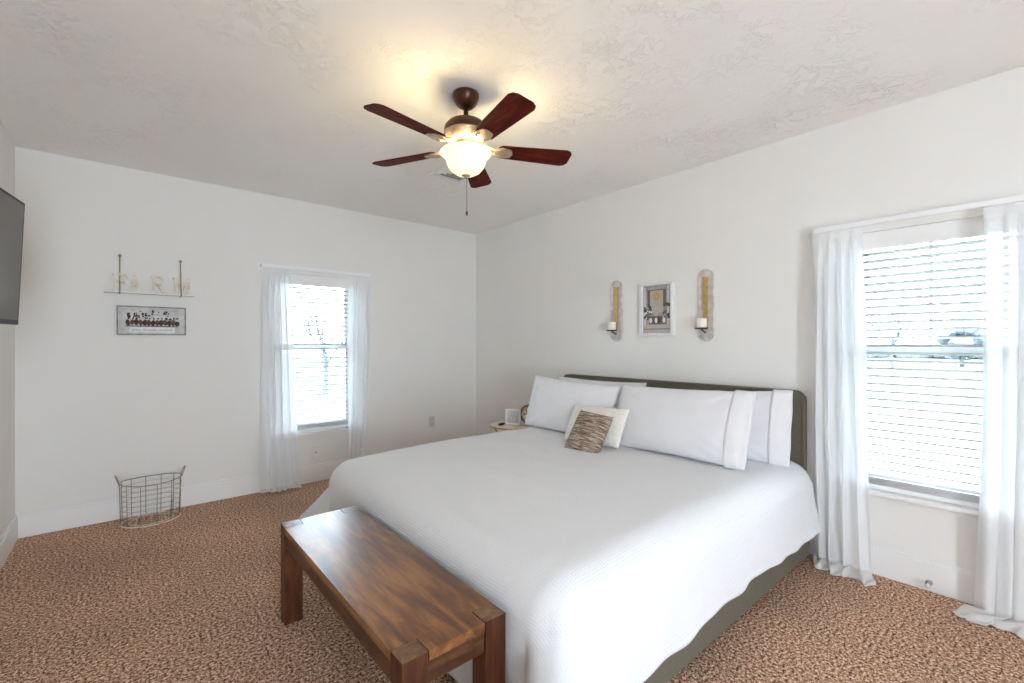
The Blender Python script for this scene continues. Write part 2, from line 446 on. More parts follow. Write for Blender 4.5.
def curtain(M4, xt0, xt1, xb0, xb1, label, seed, pool=.10, n=5.5, flare=0, gather=False):
    rnd = random.Random(seed); ph = rnd.random() * 6; ph2 = rnd.random() * 6
    zt = 1.914; wt = abs(xt1 - xt0)
    b = new(); L = zt + pool
    def fn(u, v):
        s = v * L                      # length travelled down the cloth
        k = min(1, max(0, (s - .05) / (L - pool - .05)))
        ke = k ** 1.3
        x = (xt0 + (xb0 - xt0) * ke) * (1 - u) + (xt1 + (xb1 - xt1) * ke) * u
        uu = u + .02 * math.sin(3 * k + ph) + .10 * noise.noise(Vector((u * 3.1, s * .5, seed + 4)))
        amp = (.005 + .012 * min(1, s / .25)) * (1 + .25 * math.sin(2.3 * k + ph))
        w = amp * (math.sin(2 * PI * n * uu + ph + .8 * k) + .45 * math.sin(2 * PI * n * 1.7 * uu + ph2 - 1.3 * k))
        w += .016 * noise.noise(Vector((u * 5, s * 2.2, seed)))
        y = -.083 - .012 * k + w * (1 if s > .06 else .25)
        y = min(y, -.028) if k < .9 else y
        x += .010 * math.sin(2 * PI * n * uu + ph2 + 2 * k) * min(1, s / .4)
        z = zt - s
        zlim = .035
        if z < zlim:                   # the extra length folds out on the carpet
            e = zlim - z
            if gather:
                cx = (xb0 + xb1) / 2; q = e / (pool + zlim)
                x = cx + (x - cx) * (1 - .42 * q ** 2)
                y -= .10 * math.sin(min(1, q * 1.15) * PI * .62) * (1 - .2 * abs(2 * u - 1)) ; z = .014 + .03 * abs(math.sin(u * 19 + seed)) * (1 - q) + .022 * q
            else:
                y -= .75 * e + .02 * math.sin(u * 14 + seed); x += flare * e * (1 + .3 * math.sin(u * 9))
                z = .012 + .022 * (.5 + .5 * math.sin(u * 26 + 40 * e + seed)) * min(1, 3 * (pool + zlim - e) / pool) 
        return (x, y, z)
    grid(b, fn, 130, 150, lambda u, v: (u * wt * 2, v * L))
    o = obj('curtain', b, M['sheer'])
    m = o.modifiers.new('s', 'SOLIDIFY'); m.thickness = .0015; m.offset = 0
    o.data.transform(M4)
    tag(o, label, 'curtain', 'white sheer curtains')
cB = 1.351 - (BX0 + BX1) / 2; cR = 0.0
rod(MB4, cB, .475, 'white flat curtain rod above the back wall window')
rod(MR4, cR, .494, 'white flat curtain rod above the window right of the bed')
mB = (BX0 + BX1) / 2
curtain(MB4, .880 - mB, 1.095 - mB, .868 - mB, 1.165 - mB, 'white sheer curtain bunched on the floor, left side of the back window', 3, pool=.12, gather=True, n=4.5)
curtain(MB4, 1.600 - mB, 1.820 - mB, 1.600 - mB, 1.76 - mB, 'white sheer curtain at the right side of the back window, nearest the room corner', 5, pool=.05, n=3.5)
mR = (RY0 + RY1) / 2
curtain(MR4, mR - .878, mR - .640, mR - .875, mR - .610, 'white sheer curtain hanging beside the headboard, its hem trailing on the carpet', 8, pool=.11, n=4, flare=.25)
curtain(MR4, mR - .180, mR + .10, mR - .20, mR + .10, 'white sheer curtain at the far right edge, right of the bright window', 11, pool=.13, n=4.5, flare=-.4)

# ------------------------------------------------------------ bed
BY0, BY1 = .885, 2.875
YC = (BY0 + BY1) / 2
bed = thing('bed', 'king bed with taupe fabric headboard and low upholstered side rails', 'bed')
b = new()
hb = []
for k in range(13): a = PI / 2 * k / 12; hb.append((BY1 - .015 - .06 + .06 * math.cos(a), .985 - .06 + .06 * math.sin(a)))
hb2 = [(2 * YC - y + .02, z) for y, z in hb][::-1]
prism(b, [(BY0 + .035, .01), (BY1 - .015, .01)] + hb + hb2, lambda a, c, d: (d, a, c), 3.055, 3.128)
o = obj('headboard', b, M['upholstery'], bed); bevel_mod(o, .012, 3)
b = new(); pts = [(3.050, BY0 - .015, .3)] + [(3.050, y, z) for y, z in hb2[::-1]][::-1][::-1]
edge = [(3.052, BY0 - .012, .30)] + [(3.052, y + .003, z - .003) for y, z in reversed([(2 * YC - y, z) for y, z in hb][:])][0:0]
path = [(3.054, BY0 + .037, .32)] + [(3.054, min(max(y, BY0 + .037), BY1 - .012), z - .004) for y, z in (hb2[::-1] if hb2[0][0] > YC else hb2)[::-1]] + [(3.054, min(max(y, BY0 + .037), BY1 - .012), z - .004) for y, z in hb[::-1]] + [(3.054, BY1 - .012, .32)]
tube(b, path, .005, 6); obj('piping', b, M['upholstery'], bed)
RZ0, RZ1 = .03, .285
for y0, y1 in ((BY0, BY0 + .05), (BY1 - .05, BY1)):
    obj('side_rail', rbox(.955, 3.055, y0, y1, RZ0, RZ1, .012, 3), M['upholstery'], bed)
obj('foot_rail', rbox(.955, 1.005, BY0 + .051, BY1 - .051, RZ0, RZ1, .012, 3), M['upholstery'], bed)
for x in (1.03, 3.0):
    for y in (BY0 + .08, BY1 - .08):
        b = new(); lathe(b, [(.018, 0), (.026, .08)], (x, y, 0), 12); obj('leg', b, M['black_plastic'], bed)
b = new(); box(b, 1.006, 3.05, BY0 + .051, BY1 - .051, .14, .16); obj('slat_base', b, M['bench_rail'], bed)
mt = rbox(1.010, 3.045, BY0 + .055, BY1 - .055, .161, .520, .05, 4)
tag(obj('mattress', mt, M['mattress']), 'thick king mattress under the white waffle comforter', 'mattress')

# comforter: core patch plus a skirt swept round three sides
TOPZ = .575; R = .15
oX0 = .925; oY0, oY1 = .862, 2.898       # outer plan of the vertical skirt
RL = .15
cx0 = oX0 + R; cy0 = oY0 + R; cy1 = oY1 - R; cx1 = 3.035
def topz(x, y):
    z = TOPZ + .006 * noise.noise(Vector((x * 2.2, y * 2.2, 3))) + .0035 * noise.noise(Vector((x * 7, y * 5, 9)))
    z -= .018 * max(0, (1.75 - x) / .7) ** 2
    z -= .004 * min(1, max(0, (x - 2.3) / .2))
    z += .004 * math.sin(6 * (x + .6 * y) + 3 * noise.noise(Vector((x * 2, y * 2, 1))))* .6
    return z
b = new(); uvl = b.loops.layers.uv.verify()
NX, NY = 96, 88
core = {}
for i in range(NX + 1):
    for j in range(NY + 1):
        x = cx0 + (cx1 - cx0) * i / NX; y = cy0 + (cy1 - cy0) * j / NY
        core[i, j] = (b.verts.new((x, y, topz(x, y))), (x, y))
def face(q):
    f = b.faces.new([v for v, _ in q]); f.smooth = True
    for l, (_, uv) in zip(f.loops, q): l[uvl].uv = uv
for i in range(NX):
    for j in range(NY): face([core[i, j], core[i + 1, j], core[i + 1, j + 1], core[i, j + 1]])
# perimeter: head-right -> foot-right corner -> foot -> foot-left corner -> head-left
per = []; NC = 36; s = 0
for i in range(NX, 0, -1): per.append((core[i, 0], (0, -1), 0))
for k in range(NC + 1): a = -PI / 2 - PI / 2 * k / NC; per.append((core[0, 0], (math.cos(a), math.sin(a)), math.sin(PI * k / NC)))
for j in range(1, NY): per.append((core[0, j], (-1, 0), 0))
for k in range(NC + 1): a = PI - PI / 2 * k / NC; per.append((core[0, NY], (math.cos(a), math.sin(a)), math.sin(PI * k / NC)))
for i in range(1, NX + 1): per.append((core[i, NY], (0, 1), 0))
NR = 46; arc = PI / 2 * R
rows = []; s = 0; pp = None
for (cv, (nx, ny), cn) in per:
    bx, by = cv[1]
    key = Vector((bx + nx * R * 1.6, by + ny * R * 1.6))
    if pp is not None: s += (key - pp).length
    pp = key
    foot = max(0, -nx); side = abs(ny)
    drop = .235 * side ** 2 + .375 * foot ** 2
    drop = min(drop + .02 * cn, .385)
    if ny < -.5: drop += .015 * noise.noise(Vector((s * 1.7, 4, 0))) - .02 * math.sin((bx - 1.3) * 1.9)
    else: drop += .025 * noise.noise(Vector((s * 1.7, 4, 0)))
    drop = min(drop, .41)
    Lr = arc + drop
    row = [cv]
    for q in range(1, NR + 1):
        r = Lr * q / NR
        if r < arc: hh = R * math.sin(r / R); dz = R * (1 - math.cos(r / R)); e = 0
        else: e = r - arc; hh = R; dz = R + e
        k = min(1, r / Lr) ** 2
        fl = (.05 if foot > .99 else .0) * 0 + e * (.03 * foot + .16 * side * (1 - foot) + .75 * cn)
        wav = ((.001 if ny < -.5 else .012) * (1 - foot) + .004 + .030 * cn) * k * (math.sin(s * 13 + 1.5 * noise.noise(Vector((s * 2, 0, 0)))) + .6 * math.sin(s * 29 + 2)) * (0.5 if nx < -.9 else 1)
        wav += .012 * k * noise.noise(Vector((s * 4, r * 5, 7)))
        if foot > .8 and cn < .6: wav = min(wav, .006)
        h2 = hh + fl + wav
        # side panels hug the bed more towards the head end
        z = topz(bx, by) - dz + .25 * fl * (e > 0)
        z = max(z, .02)
        row.append((b.verts.new((bx + nx * h2, by + ny * h2, z)), (bx + nx * r, by + ny * r)))
    rows.append(row)
for i in range(len(rows) - 1):
    A, B = rows[i], rows[i + 1]
    for q in range(NR):
        if q == 0 and A[0][0] is B[0][0]: face([A[0], A[1], B[1]])
        else: face([A[q], A[q + 1], B[q + 1], B[q]])
o = obj('comforter', b, M['waffle']); sm = o.modifiers.new('s', 'SOLIDIFY'); sm.thickness = .014; sm.offset = -1
tag(o, 'white waffle-weave comforter spread over the bed, draping its sides and foot', 'comforter')

# pillows ------------------------------------------------------------
def pillow_bm(w, h, t, seed, n=44, pinch=.07, wr=.0045, edge_t=.004):
    bm = new(); uvl = bm.loops.layers.uv.verify(); sh = {}
    for sgn in (1, -1):
        vs = {}
        for i in range(n + 1):
            for j in range(n + 1):
                u = -1 + 2 * i / n; v = -1 + 2 * j / n
                u2, v2 = math.sin(u * PI / 2) * .35 + u * .65, math.sin(v * PI / 2) * .35 + v * .65
                x = u2 * w / 2 * (1 - pinch * (1 - v2 * v2) * abs(u2) ** 3 * .6); y = v2 * h / 2 * (1 - pinch * (1 - u2 * u2) * abs(v2) ** 3)
                f = max(0, (1 - u2 ** 2)) ** .42 * max(0, (1 - v2 ** 2)) ** .42
                ff = min(1, max(0, (.92 - abs(u2)) / .2)); wrk = ff * noise.noise(Vector((x * 9 + seed, y * 9, sgn * 3))) * wr * 2 * f ** .5
                crk = ff * wr * 1.6 * (abs(u2 * v2)) ** 1.5 * math.sin(22 * (abs(u2) - abs(v2)) + seed) * f ** .4
                z = sgn * (t / 2 * f + edge_t * .5) + sgn * (wrk + crk)
                if (i in (0, n) or j in (0, n)):
                    if sgn == 1: sh[i, j] = bm.verts.new((x, y, 0)); 
                    vs[i, j] = sh[i, j]
                else: vs[i, j] = bm.verts.new((x, y, z))
        for i in range(n):
            for j in range(n):
                q = [(i, j), (i + 1, j), (i + 1, j + 1), (i, j + 1)]
                f = bm.faces.new([vs[k] for k in (q if sgn == 1 else q[::-1])]); f.smooth = True
    return bm
def cuff_bm(w, h, t, side, seed):
    """open hem of a pillowcase at one short end: a flattened sleeve past the pillow's edge"""
    bm = new(); n = 30
    def ring(k):
        u = .80 + .24 * k
        out = []
        for j in range(2 * n):
            sg = 1 if j < n else -1; v = -1 + 2 * (j % n) / (n - 1) if sg == 1 else 1 - 2 * (j % n) / (n - 1)
            f = max(0, 1 - min(u, .985) ** 2) ** .42 * max(0, 1 - v * v) ** .42
            zz = sg * ((t / 2 * f + .002) * max(0, 1 - .85 * k ** 3) + .0013) + .005 * k * math.sin(v * 7 + seed)
            out.append(bm.verts.new((side * u * w / 2, v * h / 2 * (1.012 - .02 * k), zz)))
        return out
    rs = [ring(k / 8) for k in range(9)]
    for a, c in zip(rs, rs[1:]):
        for j in range(2 * n):
            f = bm.faces.new((a[j], a[(j + 1) % (2 * n)], c[(j + 1) % (2 * n)], c[j])); f.smooth = True
    return bm
def place_pillow(name, x, y, z, w, h, t, lean, yaw_, roll, m, label, group, seed, cuff=0, pinch=.07):
    """lean = degrees from lying flat; local x runs along the headboard, local y points up the pillow"""
    o = obj(name, pillow_bm(w, h, t, seed, pinch=pinch), m)
    # local x -> -Y world (viewer's right), local y -> up and towards headboard (+X)
    R1 = Matrix.Rotation(-PI / 2, 4, 'Z'); L_ = Matrix.Rotation(math.radians(lean), 4, 'X')
    Rl = Matrix.Rotation(math.radians(roll), 4, 'Z')
    o.matrix_world = Matrix.Translation((x, y, z)) @ Matrix.Rotation(math.radians(yaw_), 4, 'Z') @ R1 @ L_ @ Rl
    if cuff: 
        c = obj('pillowcase_cuff', cuff_bm(w, h, t, cuff, seed), m, o); sm = c.modifiers.new('s', 'SOLIDIFY'); sm.thickness = .002
    tag(o, label, 'pillow', group)
    return o
G = 'white king pillows'
place_pillow('pillow', 2.950, 2.40, .766, .92, .42, .13, 77, 0, 0, M['cotton'], 'white king pillow against the headboard, mostly hidden, left of the bed centre', G, 1)
place_pillow('pillow', 2.905, 1.385, .756, .86, .45, .14, 71, 0, 3.5, M['cotton'], 'white king pillow at the far right, against the headboard beside the curtain', G, 2, cuff=1)
place_pillow('pillow', 2.660, 2.425, .768, .87, .435, .16, 74, 3, -2.5, M['cotton'], 'white king pillow at the left front, above the nightstand side of the bed', G, 3)
place_pillow('pillow', 2.635, 1.515, .779, .90, .45, .165, 67, -2, 1.6, M['cotton'], 'large white king pillow in front on the right, standing before two others', G, 4, cuff=1)
place_pillow('cushion', 2.49, 2.02, .70, .46, .28, .11, 58, 2, 2, M['cream_knit'], 'small cream cushion tucked behind the brown striped throw pillow', None, 5, pinch=.05)
place_pillow('throw_pillow', 2.325, 1.945, .680, .26, .29, .085, 55, 8, -5, M['chindi'], 'small brown and cream striped woven throw pillow at the front', None, 6, pinch=.03)

# ------------------------------------------------------------ bench
bench = thing('bench', 'dark brown wooden bench with four block legs at the foot of the bed', 'bench')
x0, x1, y0, y1, zt = .545, .895, 1.077, 2.283, .441
th = .028; lw = .078; ld = .070
b = new()
g = .003
box(b, x0 + lw + g, x1 - lw - g, y0 + .001, y1 - .001, zt - th, zt - .0005)
box(b, x0, x0 + lw + g, y0 + ld + .0008, y1 - ld - .0008, zt - th, zt - .0005)
box(b, x1 - lw - g, x1, y0 + ld + .0008, y1 - ld - .0008, zt - th, zt - .0005)
# thin board lips so the slots only show beside the legs
bmesh.ops.remove_doubles(b, verts=b.verts[:], dist=.0001)
o = obj('bench_top', b, M['bench_top'], bench)
for lx in (x0, x1 - lw):
    for ly in (y0, y1 - ld):
        b = rbox(lx, lx + lw, ly, ly + ld, 0, zt, .003)
        for f in b.faces: f.material_index = 1 if f.calc_center_median().z > zt - .0005 else 0
        obj('leg', b, [M['bench_leg'], M['endgrain']], bench)
az0 = zt - th - .065; az1 = zt - th - .0005
for ly in (y0 + .006, y1 - .006 - .022): obj('apron', rbox(x0 + lw + .001, x1 - lw - .001, ly, ly + .022, az0, az1, .002), M['bench_rail'], bench)
for lx in (x0 + .006, x1 - .006 - .022): obj('apron', rbox(lx, lx + .022, y0 + ld + .001, y1 - ld - .001, az0, az1, .002), M['bench_rail'], bench)

# ------------------------------------------------------------ ceiling fan
FX, FY = 1.330, 1.921
fan = thing('ceiling_fan', 'five-blade cherry and bronze ceiling fan with lit glass bowl lamp', 'ceiling fan', (FX, FY, H))
b = new(); lathe(b, [(.0, 0), (.066, 0), (.068, -.012), (.065, -.030), (.054, -.052), (.036, -.070), (.018, -.078)], n=36); obj('canopy', b, M['bronze'], fan)
b = new(); lathe(b, [(.0125, -.08), (.0125, -.15)], n=16); obj('downrod', b, M['bronze'], fan)
b = new(); lathe(b, [(.02, -.128), (.024, -.135), (.060, -.140), (.092, -.153), (.108, -.172), (.112, -.190), (.110, -.205)], n=48, cap=False)
lathe(b, [(0, -.206), (.110, -.206)], n=48, cap=False)
obj('motor_housing', b, M['bronze'], fan)
b = new(); lathe(b, [(.112, -.206), (.114, -.212), (.106, -.220), (.098, -.236), (.082, -.248), (.066, -.254), (.064, -.262), (.07, -.27), (.07, -.276), (0, -.276)], n=48)
for k in range(20):
    a = 2 * PI * k / 20; lathe(b, [(.0001, -.226), (.006, -.226), (.006, -.229)], (.098 * math.cos(a), .098 * math.sin(a), 0), 8)
obj('motor_band', b, M['lit_bronze'], fan)
BZ = -.280
for k in range(5):
    ang = math.radians(189 - 72 * k)
    bl = new(); pts = []
    r0, r1 = .165, .562
    w0, w1 = .052, .068
    out = [(r0, -w0 * .75), (r0 + .02, -w0)] + [(r1 - .035, -w1), (r1 - .012, -w1 * .86), (r1, -w1 * .55)]
    pts = out + [(x, -y) for x, y in out[::-1]]
    # subdivide long edges for a smooth silhouette
    rot = Matrix.Rotation(ang, 4, 'Z') @ Matrix.Translation((0, 0, BZ)) @ Matrix.Rotation(math.radians(-12), 4, 'X')
    prism(bl, pts, lambda a, c, d: (a, c, d), -.0035, .0035)
    o = obj('fan_blade', bl, M['blade'], fan); o.matrix_local = rot; bevel_mod(o, .003)
    ir = new()
    tube(ir, [(.085, .012, .018), (.12, .014, .010), (.155, .022, -.008), (.20, .030, -.008)], [.009, .008, .007, .006], 8)
    tube(ir, [(.085, -.012, .018), (.12, -.014, .010), (.155, -.022, -.008), (.20, -.030, -.008)], [.009, .008, .007, .006], 8)
    prism(ir, [(.15, -.030), (.19, -.042), (.235, -.030), (.245, 0), (.235, .030), (.19, .042), (.15, .030)], lambda a, c, d: (a, c, d), -.0095, -.0040)
    for px, py in ((.19, -.025), (.19, .025), (.225, 0)): lathe(ir, [(0, -.013), (.006, -.012), (.007, -.009)], (px, py, 0), 10)
    p = obj('blade_iron', ir, M['lit_bronze'], o)
b = new(); lathe(b, [(.05, -.274), (.058, -.280), (.058, -.292), (.030, -.30), (.012, -.31), (.010, -.40)], n=32); obj('light_fitter', b, M['lit_bronze'], fan)
b = new()
prof = [(.128, -.300), (.131, -.304), (.127, -.312), (.112, -.322), (.104, -.334), (.100, -.352), (.092, -.374), (.074, -.396), (.048, -.412), (.018, -.420)]
lathe(b, prof, n=56, cap=False)
bowl = obj('glass_bowl', b, M['bowl'], fan)
sm = bowl.modifiers.new('s', 'SOLIDIFY'); sm.thickness = .003
b = new(); lathe(b, [(0, -.436), (.008, -.434), (.013, -.428), (.022, -.421), (.024, -.415), (.010, -.410)], n=24); obj('finial', b, M['lit_bronze'], fan)
for k in range(3):
    a = math.radians(20 + 120 * k); x, y = .045 * math.cos(a), .045 * math.sin(a)
    b = new(); lathe(b, [(.010, -.305), (.012, -.322), (.020, -.345), (.018, -.362), (.006, -.374), (0, -.375)], (x, y, 0), 16)
    obj('bulb', b, M['bulb'], fan)
    ld_ = bpy.data.lights.new('bulb_light', 'POINT'); ld_.energy = .16; ld_.color = (1, .80, .42); ld_.shadow_soft_size = .03
    lo = bpy.data.objects.new('bulb_light', ld_); C.objects.link(lo); lo.parent = fan; lo.location = (.085 * math.cos(a), .085 * math.sin(a), -.312)
b = new(); tube(b, [(.004, -.002, -.432), (.004, -.002, -.60)], .0014, 6); lathe(b, [(0, -.625), (.004, -.622), (.0055, -.61), (.003, -.60), (0, -.598)], (.004, -.002, 0), 10)
obj('pull_chain', b, M['bronze'], fan)

# ceiling vent
vent = thing('ceiling_vent', 'white square air vent on the ceiling behind the fan lamp', 'vent', (1.885, 2.86, H))
b = new(); s = .13
for k in (-1, 1):
    box(b, k * s - .012, k * s + .012, -s - .012, s + .012, -.012, 0); box(b, -s + .012, s - .012, k * s - .012, k * s + .012, -.012, 0)
obj('vent_frame', b, M['trim'], vent)
b = new()
for q in range(3):
    r = .025 + .032 * q
    for k in range(4):
        R4 = Matrix.Rotation(PI / 2 * k, 4, 'Z')
        vs = [R4 @ Vector(p) for p in ((-r, -r, -.012), (r, -r, -.012), (r + .018, -r - .018, -.002), (-r - .018, -r - .018, -.002))]
        b.faces.new([b.verts.new(v) for v in vs])
o = obj('louvres', b, M['trim'], vent); sm = o.modifiers.new('s', 'SOLIDIFY'); sm.thickness = .002
b = new(); box(b, -s + .012, s - .012, -s + .012, s - .012, -.0015, 0); obj('vent_backing', b, mat('vent_grey', (.30, .30, .30), .6), vent)

# ------------------------------------------------------------ back wall decor
# hanging shelf
sh = thing('wall_shelf', 'narrow white shelf hanging from two gold brown straps, on the wall', 'shelf', (.148, YB, 1.637))
obj('shelf_board', rbox(-.262, .262, -.085, -.002, -.006, .008, .002), M['shelf'], sh)
for x in (-.178, .176):
    b = new()
    # strap goes from the wall knob down in front of the board and back under it
    for (ya, za, yb, zb) in ((-.008, .262, -.0885, .010), (-.0885, .010, -.0885, -.010), (-.0885, -.010, -.006, -.010)):
        d = Vector((0, yb - ya, zb - za)).normalized(); nn = Vector((0, -d.z, d.y)) * .0018
        vv = []
        for (yy, zz) in ((ya, za), (yb, zb)):
            for sx, sn in ((-1, -1), (1, -1), (1, 1), (-1, 1)): vv.append(b.verts.new((x + sx * .004, yy + sn * nn.y, zz + sn * nn.z)))
        for q in range(4): b.faces.new((vv[q], vv[(q + 1) % 4], vv[4 + (q + 1) % 4], vv[4 + q]))
        b.faces.new(vv[:4][::-1]); b.faces.new(vv[4:])
    obj('strap', b, M['twine'], sh)
    b = new(); lathe(b, [(.004, 0), (.005, .010), (.009, .014), (.010, .019), (0, .022)], n=16)
    bmesh.ops.transform(b, matrix=Matrix.Translation((x, -.001, .264)) @ Matrix.Rotation(PI / 2, 4, 'X'), verts=b.verts[:])
    obj('knob', b, M['twine'], sh)
# letters (unit box: width w, height 1)
def stroke(p, q, w):
    p = Vector(p); q = Vector(q); d = (q - p).normalized(); n_ = Vector((-d.y, d.x)) * w / 2
    return [tuple(p - n_), tuple(q - n_), tuple(q + n_), tuple(p + n_)]
def serif(x, y, w=.26, h=.07): return [(x - w / 2, y), (x + w / 2, y), (x + w / 2, y + h), (x - w / 2, y + h)]
def arcs(cx, cy, r0, r1, a0, a1, n=12):
    out = []
    for k in range(n):
        a, c = a0 + (a1 - a0) * k / n, a0 + (a1 - a0) * (k + 1) / n
        out.append([(cx + r0 * math.cos(a), cy + r0 * math.sin(a)), (cx + r1 * math.cos(a), cy + r1 * math.sin(a)), (cx + r1 * math.cos(c), cy + r1 * math.sin(c)), (cx + r0 * math.cos(c), cy + r0 * math.sin(c))])
    return out
LET = {
    'F': [stroke((.2, 0), (.2, 1), .16), serif(.2, 0, .36), serif(.15, .93, .26), stroke((.1, .94), (.74, .94), .12), stroke((.70, 1), (.70, .76), .07), stroke((.2, .52), (.58, .52), .11), stroke((.56, .42), (.56, .64), .06)],
    'A': [stroke((.12, .03), (.42, .98), .10), stroke((.72, .03), (.42, .98), .16), serif(.12, 0, .26), serif(.72, 0, .30), stroke((.22, .34), (.62, .34), .09)],
    'R': [stroke((.2, 0), (.2, 1), .16), serif(.2, 0, .36), serif(.14, .93, .24), stroke((.1, .95), (.46, .95), .10), stroke((.2, .50), (.46, .50), .09)] + arcs(.44, .725, .16, .275, -PI / 2, PI / 2) + [stroke((.40, .50), (.72, .04), .15), serif(.76, 0, .22)],
    'M': [stroke((.14, 0), (.14, 1), .10), stroke((.90, 0), (.90, 1), .16), stroke((.16, .98), (.52, .12), .15), stroke((.88, .98), (.52, .12), .08), serif(.14, 0, .28), serif(.90, 0, .32), serif(.10, .93, .22), serif(.94, .93, .24)]}
lh = .124
for ch, px in (('F', -.222), ('A', -.140), ('R', -.008), ('M', .128)):
    b = new()
    for k, poly in enumerate(LET[ch]):
        e = .0004 * k
        prism(b, poly, lambda a, c, d: (a * lh * dict(F=1, A=.82, R=.95, M=.88)[ch], d, c * lh), -.012 - e, .012 + e)
    o = obj('letter_' + ch.lower(), b, M['letter']); o.location = (.148 + px, YB - .045, 1.6454)
    tag(o, 'whitewashed wooden letter %s standing on the hanging shelf' % ch, 'letter', 'wooden letters on the shelf')

# framed silhouette print under the shelf
pic = thing('framed_sign', 'wide grey framed print with a row of dark figures, below the letters', 'picture', (.156, YB, 1.437))
hw, hh = .203, .106
b = new(); f = .008
box(b, -hw, hw, -.022, 0, -hh, -hh + f); box(b, -hw, hw, -.022, 0, hh - f, hh); box(b, -hw, -hw + f, -.022, 0, -hh + f, hh - f); box(b, hw - f, hw, -.022, 0, -hh + f, hh - f)
obj('frame', b, M['greywood'], pic)
b = new(); box(b, -hw + f, hw - f, -.012, 0, -hh + f, hh - f); obj('print', b, M['print'], pic)
b = new(); rnd = random.Random(4)
def blob(b, cx, cz, rx, rz, d0, d1, mi, k=9, jit=.3):
    prism(b, [(cx + rx * (1 + jit * (rnd.random() - .5)) * math.cos(2 * PI * q / k), cz + rz * (1 + jit * (rnd.random() - .5)) * math.sin(2 * PI * q / k)) for q in range(k)], lambda a, c, d: (a, d, c), d0, d1, mi)
for k in range(13):                                   # row of dark figures
    cx = -.142 + .0242 * k
    blob(b, cx, -.018 + .006 * rnd.random(), .0145, .022, -.0128 - .00004 * k, -.012, k % 2, 9, .4)
    if rnd.random() < .9: blob(b, cx + .004, .012 + .01 * rnd.random(), .005, .007, -.0129 - .00004 * k, -.012, 0)
for k in range(44):                                   # sprigs above
    cx = -.140 + .285 * rnd.random(); cz = .008 + .062 * rnd.random()
    blob(b, cx, cz, .003 + .006 * rnd.random(), .003 + .008 * rnd.random(), -.0127 - .00003 * k, -.012, 0, 7, .7)
prism(b, [(-.155, -.044), (.155, -.044), (.155, -.038), (-.155, -.038)], lambda a, c, d: (a, d, c), -.0136, -.012, 0)
for k in range(6):
    blob(b, -.118 + .047 * k, .022 + .008 * rnd.random(), .013, .012, -.0126, -.012, 2)
obj('figures', b, [M['ink'], M['ink_brown'], M['ink_pale']], pic)
b = new(); box(b, -.135, .135, -.0126, -.0119, -.090, -.048, 0)
for k in range(22):
    cx = -.118 + .0108 * k
    if k in (5, 13): continue
    box(b, cx, cx + .0065, -.0130, -.0125, -.074, -.066 + .004 * rnd.random(), 1)
obj('caption_band', b, [M['ink_pale'], M['ink_grey']], pic)

# outlet and cable plate
ou = thing('wall_outlet', 'small beige double power outlet on the back wall near the corner', 'outlet', (2.55, YB, .41))
obj('plate', rbox(-.036, .036, -.006, 0, -.058, .058, .003), M['outlet'], ou)
for z in (-.024, .024):
    b = rbox(-.017, .017, -.009, -.005, z - .014, z + .014, .002)
    r_ = obj('receptacle', b, M['outlet'], ou)
    b = new(); box(b, -.008, -.005, -.0095, -.008, z - .005, z + .006); box(b, .005, .008, -.0095, -.008, z - .005, z + .006); obj('slot', b, M['slot'], r_)
ou = thing('cable_plate', 'small white cable wall plate below the back window', 'wall plate', (1.335, YB, .267))
obj('plate', rbox(-.036, .036, -.005, 0, -.058, .058, .003), M['wall'], ou)
b = new(); lathe(b, [(.008, 0), (.008, .004), (.0045, .005), (.0045, .014), (0, .014)], n=12); bmesh.ops.transform(b, matrix=Matrix.Translation((0, -.0045, 0)) @ Matrix.Rotation(PI / 2, 4, 'X'), verts=b.verts[:]); obj('jack', b, M['chrome'], ou)
# door stop on the right baseboard
ds = thing('door_stop', 'small round metal door stop on the baseboard under the right window', 'door stop', (XR - BBT, .377, .045))
b = new(); lathe(b, [(.014, 0), (.014, .004), (.006, .006), (.006, .045)], n=16); bmesh.ops.transform(b, matrix=Matrix.Rotation(-PI / 2, 4, 'Y'), verts=b.verts[:]); obj('post', b, M['chrome'], ds)
b = new(); lathe(b, [(.010, .045), (.011, .050), (.010, .060), (0, .062)], n=16); bmesh.ops.transform(b, matrix=Matrix.Rotation(-PI / 2, 4, 'Y'), verts=b.verts[:]); obj('bumper', b, M['rubber'], ds)

# ------------------------------------------------------------ wire basket
bk = thing('wire_basket', 'empty oval wire basket with two loop handles on the carpet by the wall', 'basket', (.143, 4.158, 0))
A, Bq = .174, .148
def el(t, s=1, z=0, tz=0): return (A * s * math.cos(t), Bq * s * math.sin(t), z)
N = 48
b = new(); tube(b, [el(2 * PI * k / N, 1.01, .285 + .010 * abs(math.cos(2 * PI * k / N)) ** 2) for k in range(N)], .0035, 8, True); obj('rim', b, M['wire'], bk)
b = new()
for z, s in ((.006, .97),): tube(b, [el(2 * PI * k / N, s, z) for k in range(N)], .0045, 8, True)
tube(b, [el(2 * PI * k / N, .72, .006) for k in range(N)], .003, 6, True)
for x in (-.08, 0, .08): tube(b, [(x, -.088 * math.sqrt(1 - (x / .17) ** 2) , .006), (x, .088 * math.sqrt(1 - (x / .17) ** 2), .006)], .0018, 6)
obj('base_ring', b, M['letter'], bk)
b = new()
for q in range(12):
    t = 2 * PI * (q + .3) / 12
    tube(b, [el(t, .97, .006), el(t, 1.01, .285 + .010 * abs(math.cos(t)) ** 2)], .0026, 6)
for q in range(1, 8):
    z = .006 + .28 * q / 8; s = .97 + .04 * q / 8
    tube(b, [el(2 * PI * k / N, s, z) for k in range(N)], .0012, 6, True)
obj('wire_mesh', b, M['wire'], bk)
